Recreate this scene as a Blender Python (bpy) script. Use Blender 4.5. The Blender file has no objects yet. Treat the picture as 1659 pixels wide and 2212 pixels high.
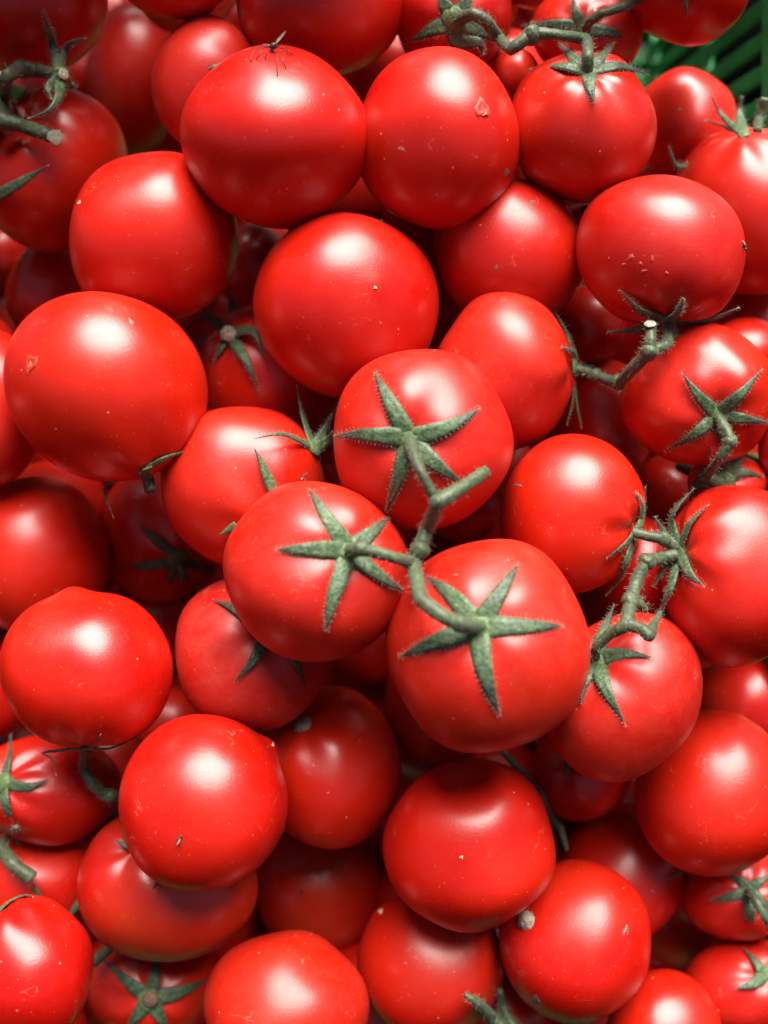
import bpy, math, random
from math import sin, cos, pi, radians, sqrt, exp, atan2, hypot, acos
from mathutils import Vector, Matrix, noise
from mathutils.bvhtree import BVHTree
random.seed(7)
S = bpy.context.scene
COL = S.collection
# ------------------------------------------------------------------ camera, sky, sun, exposure
HF = radians(40.0)                       # horizontal field of view
TILT = radians(50)                       # how far the heap leans back from level
RW = Matrix.Rotation(TILT, 3, 'X')       # heap frame (x right, y up the heap, z out of it) -> world
ORG = Vector((0, 0, 1.35))               # lens position in the world
def W(p): return RW @ Vector(p) + ORG
cam_d = bpy.data.cameras.new('camera'); cam = bpy.data.objects.new('camera', cam_d); COL.objects.link(cam)
cam.matrix_world = Matrix.Translation(ORG) @ RW.to_4x4()
cam_d.sensor_fit = 'HORIZONTAL'; cam_d.angle = HF; cam_d.clip_start = 0.01; cam_d.clip_end = 100
cam_d.dof.use_dof = True; cam_d.dof.focus_distance = 0.318; cam_d.dof.aperture_fstop = 7.0
S.camera = cam
SUN_TH, SUN_AZ = radians(56), radians(9)        # from the view axis towards image top, and to the right
sd = Vector((sin(SUN_TH)*sin(SUN_AZ), sin(SUN_TH)*cos(SUN_AZ), cos(SUN_TH)))
sw = (RW @ sd).normalized()
wd = bpy.data.worlds.new('World'); S.world = wd; wd.use_nodes = True
nt = wd.node_tree; bg = nt.nodes['Background']
sk = nt.nodes.new('ShaderNodeTexSky'); sk.sky_type = 'NISHITA'; sk.sun_disc = False
sk.sun_elevation = math.asin(sw.z); sk.sun_rotation = atan2(sw.x, sw.y)
sk.air_density = 0.35; sk.dust_density = 3.5; sk.ozone_density = 1.0
nt.links.new(sk.outputs[0], bg.inputs[0]); bg.inputs[1].default_value = 0.05
ld = bpy.data.lights.new('sun', 'SUN'); ld.energy = 5.0; ld.angle = radians(50); ld.color = (1, 0.955, 0.88)
lo = bpy.data.objects.new('sun', ld); COL.objects.link(lo)
lo.rotation_euler = sw.to_track_quat('Z', 'Y').to_euler()
S.view_settings.view_transform = 'Standard'; S.view_settings.look = 'None'
S.view_settings.exposure = 1.54; S.view_settings.gamma = 1.0
S.render.engine = 'CYCLES'; S.cycles.diffuse_bounces = 3; S.cycles.glossy_bounces = 3; S.cycles.max_bounces = 6
# ------------------------------------------------------------------ picture units: 1659 x 2212 grid on the view
K = math.tan(HF/2)/829.5
L0 = 0.33
def ray(x, y): return Vector(((x-829.5)*K, (1106-y)*K, -1.0))
# ------------------------------------------------------------------ materials
def mat(name):
    m = bpy.data.materials.new(name); m.use_nodes = True
    return m, m.node_tree, m.node_tree.nodes['Principled BSDF']
def N(t, typ, **kw):
    n = t.nodes.new(typ)
    for k, v in kw.items():
        if k in n.inputs.keys(): n.inputs[k].default_value = v
        else: setattr(n, k, v)
    return n
def ramp(t, stops):
    r = t.nodes.new('ShaderNodeValToRGB'); e = r.color_ramp.elements
    while len(e) < len(stops): e.new(0.5)
    for i, (p, c) in enumerate(stops): e[i].position = p; e[i].color = (c if len(c) == 4 else (*c, 1))
    return r
def mixc(t, fac, a, b, mode='MIX'):
    m = t.nodes.new('ShaderNodeMix'); m.data_type = 'RGBA'; m.blend_type = mode
    for i, v in ((0, fac), (6, a), (7, b)):
        if hasattr(v, 'links'): t.links.new(v, m.inputs[i])
        else: m.inputs[i].default_value = v if i == 0 else (*v, 1)
    return m.outputs[2]
def math_n(t, op, a, b=None):
    m = t.nodes.new('ShaderNodeMath'); m.operation = op
    for i, v in enumerate((a, b)):
        if v is None: continue
        if hasattr(v, 'links'): t.links.new(v, m.inputs[i])
        else: m.inputs[i].default_value = v
    return m.outputs[0]

def tomato_material():
    m, t, b = mat('tomato_skin'); L = t.links.new
    oi = N(t, 'ShaderNodeObjectInfo'); tc = N(t, 'ShaderNodeTexCoord')
    add = N(t, 'ShaderNodeVectorMath', operation='ADD'); sc = N(t, 'ShaderNodeVectorMath', operation='SCALE')
    L(tc.outputs['Object'], add.inputs[0])
    cmb = N(t, 'ShaderNodeCombineXYZ'); r10 = math_n(t, 'MULTIPLY', oi.outputs['Random'], 9.0)
    for i in range(3): L(r10, cmb.inputs[i])
    L(cmb.outputs[0], add.inputs[1]); co = add.outputs[0]
    def ns(scale, detail=2.0, rough=0.5, vec=None):
        n = N(t, 'ShaderNodeTexNoise', Scale=scale, Detail=detail, Roughness=rough); L(vec or co, n.inputs['Vector']); return n.outputs['Fac']
    big = ramp(t, [(0.36, (0, 0, 0)), (0.68, (1, 1, 1))]); L(ns(30, 2.5), big.inputs[0])
    deep, bright = (0.38, 0.0018, 0.0005), (0.47, 0.0085, 0.0010)
    c1 = mixc(t, big.outputs[0], deep, bright)
    # riper / paler individuals: object colour is the tint (red channel only steers)
    sep = N(t, 'ShaderNodeSeparateColor'); L(oi.outputs['Color'], sep.inputs[0])
    c2 = mixc(t, sep.outputs[0], c1, (0.47, 0.017, 0.0016))
    fine = ramp(t, [(0.42, (0, 0, 0)), (0.75, (1, 1, 1))]); L(ns(900, 3, .6), fine.inputs[0])
    c3 = mixc(t, math_n(t, 'MULTIPLY', fine.outputs[0], 0.30), c2, (0.48, 0.014, 0.005))
    dk = ramp(t, [(0.35, (0, 0, 0)), (1, (1, 1, 1))]); L(oi.outputs['Random'], dk.inputs[0])
    c3 = mixc(t, math_n(t, 'MULTIPLY', dk.outputs[0], 0.55), c3, (0.34, 0.0010, 0.0008))
    # dust and tiny pale flecks
    vo = N(t, 'ShaderNodeTexVoronoi', Scale=190.0); L(co, vo.inputs['Vector'])
    spot = ramp(t, [(0.035, (1, 1, 1)), (0.085, (0, 0, 0))]); L(vo.outputs['Distance'], spot.inputs[0])
    sel = ramp(t, [(0.66, (0, 0, 0)), (0.70, (1, 1, 1))]); sp = N(t, 'ShaderNodeSeparateColor'); L(vo.outputs['Color'], sp.inputs[0]); L(sp.outputs[0], sel.inputs[0])
    spm = math_n(t, 'MULTIPLY', spot.outputs[0], sel.outputs[0])
    c4 = mixc(t, math_n(t, 'MULTIPLY', spm, 0.55), c3, (0.78, 0.32, 0.20))
    v3 = N(t, 'ShaderNodeTexVoronoi', Scale=520.0); L(co, v3.inputs['Vector'])
    s3 = ramp(t, [(0.05, (1, 1, 1)), (0.16, (0, 0, 0))]); L(v3.outputs['Distance'], s3.inputs[0])
    e3_ = ramp(t, [(0.72, (0, 0, 0)), (0.76, (1, 1, 1))]); p3 = N(t, 'ShaderNodeSeparateColor'); L(v3.outputs['Color'], p3.inputs[0]); L(p3.outputs[1], e3_.inputs[0])
    c4 = mixc(t, math_n(t, 'MULTIPLY', math_n(t, 'MULTIPLY', s3.outputs[0], e3_.outputs[0]), 0.45), c4, (0.70, 0.16, 0.09))
    dust = ramp(t, [(0.40, (0, 0, 0)), (0.82, (1, 1, 1))]); L(ns(150, 8, .78), dust.inputs[0])
    dn = math_n(t, 'MULTIPLY', dust.outputs[0], math_n(t, 'ADD', math_n(t, 'MULTIPLY', sep.outputs[1], 0.5), 0.03))
    c5 = mixc(t, dn, c4, (0.42, 0.085, 0.055))
    # scuff flakes
    map_ = N(t, 'ShaderNodeMapping'); map_.inputs['Scale'].default_value = (1, 1, 2.2); L(co, map_.inputs['Vector'])
    v2 = N(t, 'ShaderNodeTexVoronoi', Scale=75.0, feature='DISTANCE_TO_EDGE'); 
    wv = N(t, 'ShaderNodeTexNoise', Scale=130.0); L(map_.outputs[0], wv.inputs['Vector'])
    av = N(t, 'ShaderNodeVectorMath', operation='MULTIPLY_ADD'); L(wv.outputs['Color'], av.inputs[0]); av.inputs[1].default_value = (0.02, 0.02, 0.02); L(map_.outputs[0], av.inputs[2])
    L(av.outputs[0], v2.inputs['Vector'])
    ed = ramp(t, [(0.010, (1, 1, 1)), (0.030, (0, 0, 0))]); L(v2.outputs['Distance'], ed.inputs[0])
    em = ramp(t, [(0.62, (0, 0, 0)), (0.72, (1, 1, 1))]); L(ns(120, 3), em.inputs[0])
    sm = math_n(t, 'MULTIPLY', math_n(t, 'MULTIPLY', ed.outputs[0], em.outputs[0]), 0.35)
    c6 = mixc(t, sm, c5, (0.55, 0.16, 0.11))
    # paler, greenish-tan patch of the odd less ripe shoulder, blue channel steers
    un = ramp(t, [(0.45, (0, 0, 0)), (0.85, (1, 1, 1))]); L(ns(22, 1.5), un.inputs[0])
    c7 = mixc(t, math_n(t, 'MULTIPLY', un.outputs[0], sep.outputs[2]), c6, (0.34, 0.10, 0.03))
    L(c7, b.inputs['Base Color'])
    rn = ramp(t, [(0.3, (0.27,)*3), (0.7, (0.38,)*3)]); L(ns(60, 5, .6), rn.inputs[0])
    rr = math_n(t, 'ADD', rn.outputs[0], math_n(t, 'MULTIPLY', sep.outputs[1], 0.22)); L(rr, b.inputs['Roughness'])
    b.inputs['IOR'].default_value = 1.5
    b.inputs['Subsurface Weight'].default_value = 0.12; b.inputs['Subsurface Radius'].default_value = (1.0, 0.12, 0.06); b.inputs['Subsurface Scale'].default_value = 0.004
    
    # relief: fine brushed rings round the stalk end + pores
    uv = N(t, 'ShaderNodeMapping'); uv.inputs['Scale'].default_value = (14, 160, 1); L(tc.outputs['UV'], uv.inputs['Vector'])
    nb = N(t, 'ShaderNodeTexNoise', Scale=1.0, Detail=2.0); L(uv.outputs[0], nb.inputs['Vector'])
    h = math_n(t, 'ADD', math_n(t, 'MULTIPLY', nb.outputs['Fac'], 0.3), math_n(t, 'MULTIPLY', ns(1300, 2), 0.6))
    h = math_n(t, 'ADD', h, math_n(t, 'MULTIPLY', spm, 0.8))
    bp = N(t, 'ShaderNodeBump', Strength=0.24, Distance=0.0002); L(h, bp.inputs['Height']); L(bp.outputs[0], b.inputs['Normal'])
    return m
M_TOM = tomato_material()

def green_material(name, base, light, dark, tipdark=True):
    m, t, b = mat(name); L = t.links.new
    tc = N(t, 'ShaderNodeTexCoord'); at = N(t, 'ShaderNodeAttribute', attribute_name='along'); oi = N(t, 'ShaderNodeObjectInfo')
    n1 = N(t, 'ShaderNodeTexNoise', Scale=650.0, Detail=4.0, Roughness=0.7); L(tc.outputs['Object'], n1.inputs['Vector'])
    n2 = N(t, 'ShaderNodeTexNoise', Scale=1500.0, Detail=2.0); L(tc.outputs['Object'], n2.inputs['Vector'])
    n3 = N(t, 'ShaderNodeTexNoise', Scale=160.0, Detail=3.0); L(tc.outputs['Object'], n3.inputs['Vector'])
    r1 = ramp(t, [(0.42, (0, 0, 0)), (0.60, (1, 1, 1))]); L(n1.outputs['Fac'], r1.inputs[0])
    c = mixc(t, r1.outputs[0], base, light)
    r3 = ramp(t, [(0.52, (0, 0, 0)), (0.74, (1, 1, 1))]); L(n3.outputs['Fac'], r3.inputs[0])
    c = mixc(t, math_n(t, 'MULTIPLY', r3.outputs[0], 0.55), c, dark)
    if tipdark:
        rt = ramp(t, [(0.0, (0, 0, 0)), (0.52, (0, 0, 0)), (0.78, (0.6, 0.6, 0.6)), (0.93, (0.8,)*3), (1, (0.2,)*3)])
        L(math_n(t, 'ADD', at.outputs['Fac'], math_n(t, 'MULTIPLY', math_n(t, 'SUBTRACT', n3.outputs['Fac'], 0.5), 0.5)), rt.inputs[0])
        c = mixc(t, rt.outputs[0], c, (0.026, 0.028, 0.028))
        rb = ramp(t, [(0.0, (1, 1, 1)), (0.22, (0, 0, 0))]); L(at.outputs['Fac'], rb.inputs[0])
        c = mixc(t, math_n(t, 'MULTIPLY', rb.outputs[0], 0.55), c, (0.09, 0.145, 0.04))
        re = ramp(t, [(0.955, (0, 0, 0)), (0.985, (1, 1, 1))]); L(at.outputs['Fac'], re.inputs[0])
        c = mixc(t, math_n(t, 'MULTIPLY', re.outputs[0], 0.8), c, (0.42, 0.36, 0.28))
    hv = N(t, 'ShaderNodeHueSaturation'); L(c, hv.inputs['Color'])
    L(math_n(t, 'ADD', math_n(t, 'MULTIPLY', oi.outputs['Random'], 0.35), 0.82), hv.inputs['Value'])
    L(hv.outputs[0], b.inputs['Base Color'])
    b.inputs['Roughness'].default_value = 0.5; b.inputs['IOR'].default_value = 1.42
    b.inputs['Sheen Weight'].default_value = 0.05; b.inputs['Sheen Roughness'].default_value = 0.5
    vr = N(t, 'ShaderNodeTexVoronoi', Scale=800.0); L(tc.outputs['Object'], vr.inputs['Vector'])
    h = math_n(t, 'ADD', math_n(t, 'MULTIPLY', vr.outputs['Distance'], 0.45), math_n(t, 'MULTIPLY', n2.outputs['Fac'], 0.4))
    bp = N(t, 'ShaderNodeBump', Strength=0.6 if tipdark else 0.4, Distance=0.0006); L(h, bp.inputs['Height']); L(bp.outputs[0], b.inputs['Normal'])
    return m
M_SEP = green_material('sepal_green', (0.030, 0.058, 0.024), (0.080, 0.122, 0.060), (0.018, 0.028, 0.016))
M_VINE = green_material('vine_green', (0.036, 0.053, 0.023), (0.068, 0.092, 0.044), (0.034, 0.030, 0.024), False)
M_VOLIVE = green_material('vine_olive', (0.05, 0.056, 0.028), (0.09, 0.095, 0.05), (0.04, 0.03, 0.022), False)
def plain(name, c1, c2, scale, rough=0.7, bump=0.4):
    m, t, b = mat(name); L = t.links.new
    tc = N(t, 'ShaderNodeTexCoord'); n = N(t, 'ShaderNodeTexNoise', Scale=scale, Detail=5.0, Roughness=0.65); L(tc.outputs['Object'], n.inputs['Vector'])
    r = ramp(t, [(0.35, c1), (0.65, c2)]); L(n.outputs['Fac'], r.inputs[0]); L(r.outputs[0], b.inputs['Base Color'])
    b.inputs['Roughness'].default_value = rough
    bp = N(t, 'ShaderNodeBump', Strength=bump, Distance=0.0005); L(n.outputs['Fac'], bp.inputs['Height']); L(bp.outputs[0], b.inputs['Normal'])
    return m
M_CORK = plain('cork_scar', (0.16, 0.11, 0.08), (0.38, 0.32, 0.25), 900, 0.85, 0.9)
M_CUT = plain('cut_pith', (0.15, 0.15, 0.10), (0.30, 0.28, 0.22), 700, 0.7, 0.6)
M_HAIR = plain('plant_hair', (0.16, 0.18, 0.12), (0.27, 0.27, 0.21), 300, 0.6, 0)
M_FLY = plain('insect_brown', (0.012, 0.008, 0.006), (0.05, 0.03, 0.02), 2500, 0.45, 0.2)
M_WING = plain('insect_wing', (0.16, 0.10, 0.08), (0.30, 0.22, 0.18), 1500, 0.4, 0.1)
M_WOUND = plain('healed_wound', (0.40, 0.025, 0.015), (0.50, 0.15, 0.10), 1100, 0.45, 0.8)
M_BRUISE = plain('brown_scab', (0.07, 0.035, 0.025), (0.20, 0.12, 0.08), 1300, 0.7, 0.8)
M_POINT = plain('blossom_point', (0.55, 0.30, 0.12), (0.70, 0.50, 0.28), 1200, 0.6, 0.4)
def crate_material():
    m, t, b = mat('green_plastic'); L = t.links.new
    tc = N(t, 'ShaderNodeTexCoord')
    n = N(t, 'ShaderNodeTexNoise', Scale=90.0, Detail=6.0, Roughness=0.7); L(tc.outputs['Object'], n.inputs['Vector'])
    r = ramp(t, [(0.40, (0.012, 0.17, 0.035)), (0.60, (0.025, 0.25, 0.06)), (0.74, (0.045, 0.12, 0.05))]); L(n.outputs['Fac'], r.inputs[0])
    n2 = N(t, 'ShaderNodeTexNoise', Scale=420.0, Detail=3.0); L(tc.outputs['Object'], n2.inputs['Vector'])
    r2 = ramp(t, [(0.63, (0, 0, 0)), (0.70, (1, 1, 1))]); L(n2.outputs['Fac'], r2.inputs[0])
    L(mixc(t, math_n(t, 'MULTIPLY', r2.outputs[0], 0.7), r.outputs[0], (0.02, 0.03, 0.018)), b.inputs['Base Color'])
    b.inputs['Roughness'].default_value = 0.38
    bp = N(t, 'ShaderNodeBump', Strength=0.2, Distance=0.0004); L(n2.outputs['Fac'], bp.inputs['Height']); L(bp.outputs[0], b.inputs['Normal'])
    return m
M_CRATE = crate_material()
# ------------------------------------------------------------------ object helpers
def link(name, verts, faces, m, origin, parent=None, smooth=True, along=None, uvs=None):
    """verts in the heap frame; the object sits at its own origin in the world"""
    wo = W(origin); me = bpy.data.meshes.new(name)
    me.from_pydata([W(v) - wo for v in verts], [], faces)
    me.materials.append(m)
    if smooth: me.polygons.foreach_set('use_smooth', [True]*len(me.polygons))
    if along:
        a = me.attributes.new('along', 'FLOAT', 'POINT'); a.data.foreach_set('value', along)
    if uvs:
        ul = me.uv_layers.new(name='UVMap')
        for lp in me.loops: ul.data[lp.index].uv = uvs[lp.vertex_index]
    me.update()
    o = bpy.data.objects.new(name, me); COL.objects.link(o)
    if parent is None: o.location = wo
    else: o.parent = parent; o.location = wo - Vector(parent['_w'])
    o['_w'] = wo
    return o
def empty(name, origin):
    o = bpy.data.objects.new(name, None); COL.objects.link(o); o.location = W(origin); o['_w'] = W(origin); o.empty_display_size = 0.02
    return o
_getw = lambda o: Vector(o['_w'])
class _V(dict): pass
def tag(o, label, cat, group=None, kind=None):
    o['label'] = label; o['category'] = cat
    if group: o['group'] = group
    if kind: o['kind'] = kind
def cat_rom(pts, n, k=1.0):
    """smooth path through 3-D points"""
    P = [pts[0]*2 - pts[1]] + list(pts) + [pts[-1]*2 - pts[-2]]
    out = []; seg = len(pts) - 1
    for i in range(seg):
        a, b, c, d = P[i], P[i+1], P[i+2], P[i+3]
        for q in range(n):
            t = q/n
            m0, m1 = (c-a)*(.5*k), (d-b)*(.5*k); t2, t3 = t*t, t*t*t
            out.append((i + t, b*(2*t3-3*t2+1) + m0*(t3-2*t2+t) + c*(-2*t3+3*t2) + m1*(t3-t2)))
    out.append((float(seg), pts[-1].copy()))
    return out
def lerp_list(v, t):
    i = min(int(t), len(v)-2) if len(v) > 1 else 0
    if len(v) == 1: return v[0]
    return v[i] + (v[i+1]-v[i])*(t-i)
def tube(pts, radii, n=8, seg=12, wob=0.06, seed=0, endround=True):
    path = cat_rom(pts, n, .45); verts, faces, al = [], [], []
    up = None; prev = None; m = len(path)
    rings = []
    for i, (t, p) in enumerate(path):
        q0 = path[max(0, i-1)][1]; q1 = path[min(m-1, i+1)][1]; tg = (q1-q0).normalized()
        if up is None:
            up = tg.orthogonal().normalized()
        up = (up - tg*up.dot(tg)).normalized(); sd_ = tg.cross(up)
        r = lerp_list(radii, t)
        rings.append((p, up.copy(), sd_, tg, r, t/(m-1) if m > 1 else 0))
    if endround:
        p, u, s, tg, r, t = rings[0]; rings.insert(0, (p - tg*r*0.14, u, s, tg, r*0.88, t))
        p, u, s, tg, r, t = rings[-1]; rings.append((p + tg*r*0.14, u, s, tg, r*0.88, t))
    for i, (p, u, s, tg, r, t) in enumerate(rings):
        for k in range(seg):
            a = 2*pi*k/seg; d = u*cos(a) + s*sin(a)
            rr = r*(0.93 + wob*noise.noise((p + d*r)*500 + Vector((seed*3.1, 0, 0)))*2 + .045*cos(5*a + 2*t) + .10*noise.noise(p*180))
            verts.append(p + d*rr); al.append(t)
    R = len(rings)
    for i in range(R-1):
        for k in range(seg):
            a = i*seg+k; b = i*seg+(k+1) % seg
            faces.append((a, b, b+seg, a+seg))
    for base, rv in ((0, True), ((R-1)*seg, False)):
        c = len(verts); p = rings[0][0] if base == 0 else rings[-1][0]
        tg = rings[0][3] if base == 0 else rings[-1][3]; r = rings[0][4] if base == 0 else rings[-1][4]
        verts.append(p + tg*(r*0.03)*(-1 if base == 0 else 1)); al.append(0 if base == 0 else 1)
        for k in range(seg):
            f = (base+k, base+(k+1) % seg, c)
            faces.append(f[::-1] if rv else f)
    return verts, faces, al, rings
class Hairs:
    def __init__(s): s.v, s.f = [], []
    def add(s, p, d, ln, r=0.000045):
        d = d.normalized(); o = d.orthogonal().normalized(); q = d.cross(o)
        bend = Vector((random.uniform(-1, 1), random.uniform(-1, 1), random.uniform(-1, 1)))*ln*0.28
        b = len(s.v)
        for pp, rr in ((p, r), (p + d*ln*0.55 + bend*0.3, r*0.8)):
            for k in range(3): s.v.append(pp + (o*cos(2.094*k) + q*sin(2.094*k))*rr)
        s.v.append(p + d*ln + bend)
        for k in range(3):
            k2 = (k+1) % 3
            s.f += [(b+k, b+k2, b+3+k2, b+3+k), (b+3+k, b+3+k2, b+6)]
    def build(s, origin, parent):
        if s.v:
            o = link('hairs', s.v, s.f, M_HAIR, origin, parent); o['kind'] = 'stuff'
# ------------------------------------------------------------------ the tomatoes, front ones first
# id: (cx, cy, rx, ry, rot), label, options  (picture grid; depth is solved below so that they rest against each other)
TOMS = []
def T(id, cx, cy, rx, ry, rot, label, **o): TOMS.append((id, cx, cy, rx, ry, rot, label, o))
T(41, 1055, 1397, 224, 229, 0, 'largest tomato, green five-pointed star facing up, lowest of the three on the central vine', stem=(1035, 1352), dust=.35, z=2.2)
T(42, 683, 1235, 203, 196, -20, 'tomato with star calyx at the left end of the central three-way vine', stem=(757, 1190), dust=.32, z=1.7)
T(27, 910, 946, 195, 197, 0, 'tomato with star calyx at the top of the central three-way vine', stem=(883, 950), dust=.28, z=0.8)
T(5, 595, 293, 198, 201, 20, 'glossy orange-red tomato with a mosquito standing on its top edge', warm=.35, z=0)
T(48, 440, 1735, 181, 192, -25, 'bright red tomato with a pointed nub at its right and a tiny fly on it', nip=(590, 1606, .085, .16), warm=.15, z=0.8)
T(19, 228, 834, 222, 204, -28, 'big shiny tomato at the left with a small puncture near its left edge', warm=.25, stem=(318, 1012), dim=0, z=-.2)
T(14, 1428, 543, 184, 166, -10, 'tomato at upper right, dry wrinkled scuffs below its highlight, calyx underneath', warm=.12, stem=(1440, 692), dust=.2, dim=.03, z=0)
T(24, 190, 1448, 192, 168, 0, 'shiny tomato with a pointed tip facing up at the left edge', nip=(158, 1272, .10, .20), warm=.05, stem=(186, 1616), dim=.02, z=0)
T(7, 946, 300, 178, 198, 0, 'tomato with a round crater scar beside its bright highlight, near the top', warm=.0, z=-.3)
T(52, 60, 2092, 140, 160, 0, 'bright tomato cut off by the bottom left corner of the frame', stem=(20, 1945), warm=.08)
T(57, 1015, 1826, 184, 186, 0, 'round tomato with two separate highlights and a pale pin-point, below the largest one', nip=(997, 1852, .012, .1), z=-1.1, dark=1)
T(25, 746, 656, 201, 202, 15, 'tomato with a small white blossom point right under its highlight, upper middle', warm=.08, nip=(811, 622, .016, .12), z=-.4)
T(34, 1592, 1242, 168, 199, 0, 'large tomato cut by the right edge with a dark calyx on its left side', stem=(1468, 1190), dust=.15, z=-.2)
T(63, 1245, 2037, 165, 175, -20, 'tomato near the bottom with a brown oval scab right of its highlight', warm=.0, z=-.5, un=.15)
T(28, 1090, 803, 150, 178, -8, 'tomato with dusty skin and its calyx seen edge-on at the right, above the centre', stem=(1237, 795), dust=.3, z=-.3, tight=.88)
T(40, 1345, 1503, 164, 188, -30, 'tomato half behind the largest one, its calyx at the left edge of the two', stem=(1288, 1425), dust=.5, z=0.5)
T(33, 1235, 1108, 157, 173, -10, 'smooth tomato right of centre with curling calyx at its right edge', stem=(1378, 1140), z=-.8)
T(54, 617, 2182, 178, 170, 0, 'pale-flecked tomato cut by the bottom edge, left of the middle', warm=.35, dust=.3, z=-.9)
T(9, 1258, 274, 163, 163, 0, 'tomato at the top with a star calyx and bent stalk on its shoulder', stem=(1272, 152), dim=.13, z=-.6)
T(16, 330, 513, 190, 186, 15, 'tomato below and left of the mosquito one with a broad pale highlight', warm=.12, z=-.6)
T(4, 690, -10, 187, 181, 0, 'dark underside of a tomato cut by the top edge, behind the mosquito one', z=-.6)
T(49, 360, 1908, 198, 171, -5, 'tomato underneath the one with the tiny fly at lower left', z=-1.3, stem=(285, 1835), un=.3)
T(62, 1542, 1715, 171, 181, 0, 'dark-topped tomato with several soft reflections, cut by the lower right edge', z=-2.8)
T(13, 1620, 457, 180, 180, 0, 'tomato cut by the upper right edge, behind the scuffed one', stem=(1605, 290), dust=.12, dim=.03, z=-1)
T(43, 525, 1047, 178, 174, -20, 'tomato with a loose calyx resting on its right, left of the central star tomato', stem=(580, 1130), dust=.2, z=-1)
T(46, 548, 1405, 175, 169, 0, 'dull dusty tomato with sepals poking out below the left star tomato', stem=(565, 1365), dust=.8, z=-1.6)
T(17, 110, 366, 170, 177, 0, 'tomato at upper left under the sawn-off vine, with a creased shoulder', stem=(48, 262), dim=.16, z=1.1)
T(15, 1098, 545, 167, 160, -35, 'tomato with a small dark scab, between the crater-scar one and the scuffed one', z=-1, tight=.84)
T(30, 1510, 852, 170, 155, 0, 'tomato with a thin dark star calyx at the right edge', stem=(1548, 895), z=-.9)
T(23, 75, 1203, 163, 172, 0, 'shaded tomato with one sharp highlight, cut by the left edge', z=-4.5)
T(6, 452, 185, 122, 152, 10, 'tomato tucked behind the left side of the mosquito one', dust=.3, z=-1, tight=.8)
T(8, 978, 20, 129, 160, 0, 'tomato with a thick pale star calyx cut by the top edge', stem=(982, 40), dim=.06, z=-1)
T(47, 715, 1660, 154, 173, 0, 'dull tomato with a round corky stem scar at its upper left', stem=(655, 1565), dim=.04, z=-3.4, dark=1)
T(1, 70, 3, 162, 166, 0, 'dark tomato filling the top left corner', z=-2.6)
T(56, 930, 2085, 158, 163, 0, 'tomato with a nipple tip at its upper left, bottom centre', nip=(822, 1968, .05, .2), z=-2.6, warm=.1, un=.25)
T(12, 1482, 275, 116, 127, -10, 'small tomato beside the green crate wall at upper right', z=-1)
T(3, 385, -62, 136, 102, 0, 'sliver of a tomato at the top edge, left of the middle', z=-1)
T(11, 1480, -42, 138, 142, 0, 'dark tomato at the top right beside the crate corner', z=-1)
T(10, 1268, 68, 124, 98, 0, 'tomato at the top right behind the bent stalk, with its own olive calyx', stem=(1263, 66), z=-1.2)
T(66, 1432, 2232, 125, 138, 0, 'orange-red tomato cut by the bottom edge, right of the scabbed one', warm=.4, z=-1)
T(64, 1592, 1928, 120, 106, 0, 'small tomato with a long green stalk at the lower right edge', stem=(1618, 1925), z=-1)
T(65, 1605, 2132, 132, 108, 0, 'tomato cut by the bottom right corner with a two-armed sepal showing', stem=(1648, 2105), dust=.2, z=-1)
T(61, 1340, 1892, 142, 148, 0, 'dim tomato behind the brown-scabbed one, faint bluish highlight', z=-6, dark=1)
T(50, 105, 1703, 160, 118, 0, 'shaded tomato at the left edge below the pointed one, star calyx at its left', stem=(8, 1690), dim=.04, z=-4, warm=.1)
T(51, 85, 1905, 135, 108, 0, 'shaded tomato at the left edge behind the hairy cut stem', z=-4)
T(53, 328, 2115, 150, 150, 0, 'shaded tomato at lower left facing up with a five-armed calyx around a button scar', stem=(325, 2158), z=-5, dim=.05, dark=1)
T(55, 690, 1915, 140, 142, 0, 'brownish dim tomato deep between the lower ones, with one black speck', z=-8, un=.5, dark=1)
T(60, 1250, 1665, 113, 108, 0, 'small tomato below the calyx-sided one, dark twisted vine at its left', z=-5, stem=(1230, 1640))
T(58, 955, 1512, 126, 134, 0, 'tomato hidden behind the lower left of the largest one', z=-4.5, un=.25)
T(20, -12, 880, 112, 168, 0, 'orange-lit tomato at the left edge behind the punctured one', warm=.2, z=-2)
T(26, 590, 805, 155, 162, 0, 'dark tomato in shadow with a hanging calyx, under the blossom-point one', stem=(495, 722), z=-5, dim=.05)
T(68, 1000, 1082, 86, 88, 0, 'dark tomato glimpsed beneath the top central star tomato', z=-6)
T(38, 1385, 1240, 98, 126, 0, 'pinkish tomato behind the vine fork on the right', z=-1.4)
T(36, 1570, 1040, 88, 62, 0, 'small tomato with a thick upright sepal on the right side', stem=(1563, 1038), z=-1.2)
T(2, 288, 170, 104, 165, 0, 'very dark tomato deep in the gap at upper left', z=-13)
T(18, 105, 632, 96, 108, 0, 'dark tomato at left between the creased one and the punctured one', z=-8)
T(21, -42, 772, 82, 98, 0, 'sliver of tomato at the left edge above the orange-lit one', z=-3.5)
T(32, 1305, 915, 112, 140, 0, 'dark tomato behind the edge-on calyx, right of centre', z=-6)
T(29, 1268, 700, 86, 84, 0, 'dark tomato in the gap above the forked stalk at right', z=-5)
T(31, 1612, 780, 92, 98, 0, 'dark tomato at the right edge behind the thin-star one', z=-4)
T(37, 1702, 965, 66, 80, 0, 'sliver of tomato at the right edge beside the upright sepal', z=-1.2)
T(22, 118, 1100, 122, 108, 0, 'dark tomato behind the sharp-highlight one at left', z=-7)
T(44, 345, 1150, 128, 152, 0, 'deep shaded tomato with a black-looking calyx, left of centre', stem=(385, 1208), z=-7, dim=.05)
T(39, 1482, 1368, 88, 86, 0, 'pale sliver of tomato under the large right-edge one', dust=.3, z=-1.4)
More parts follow.
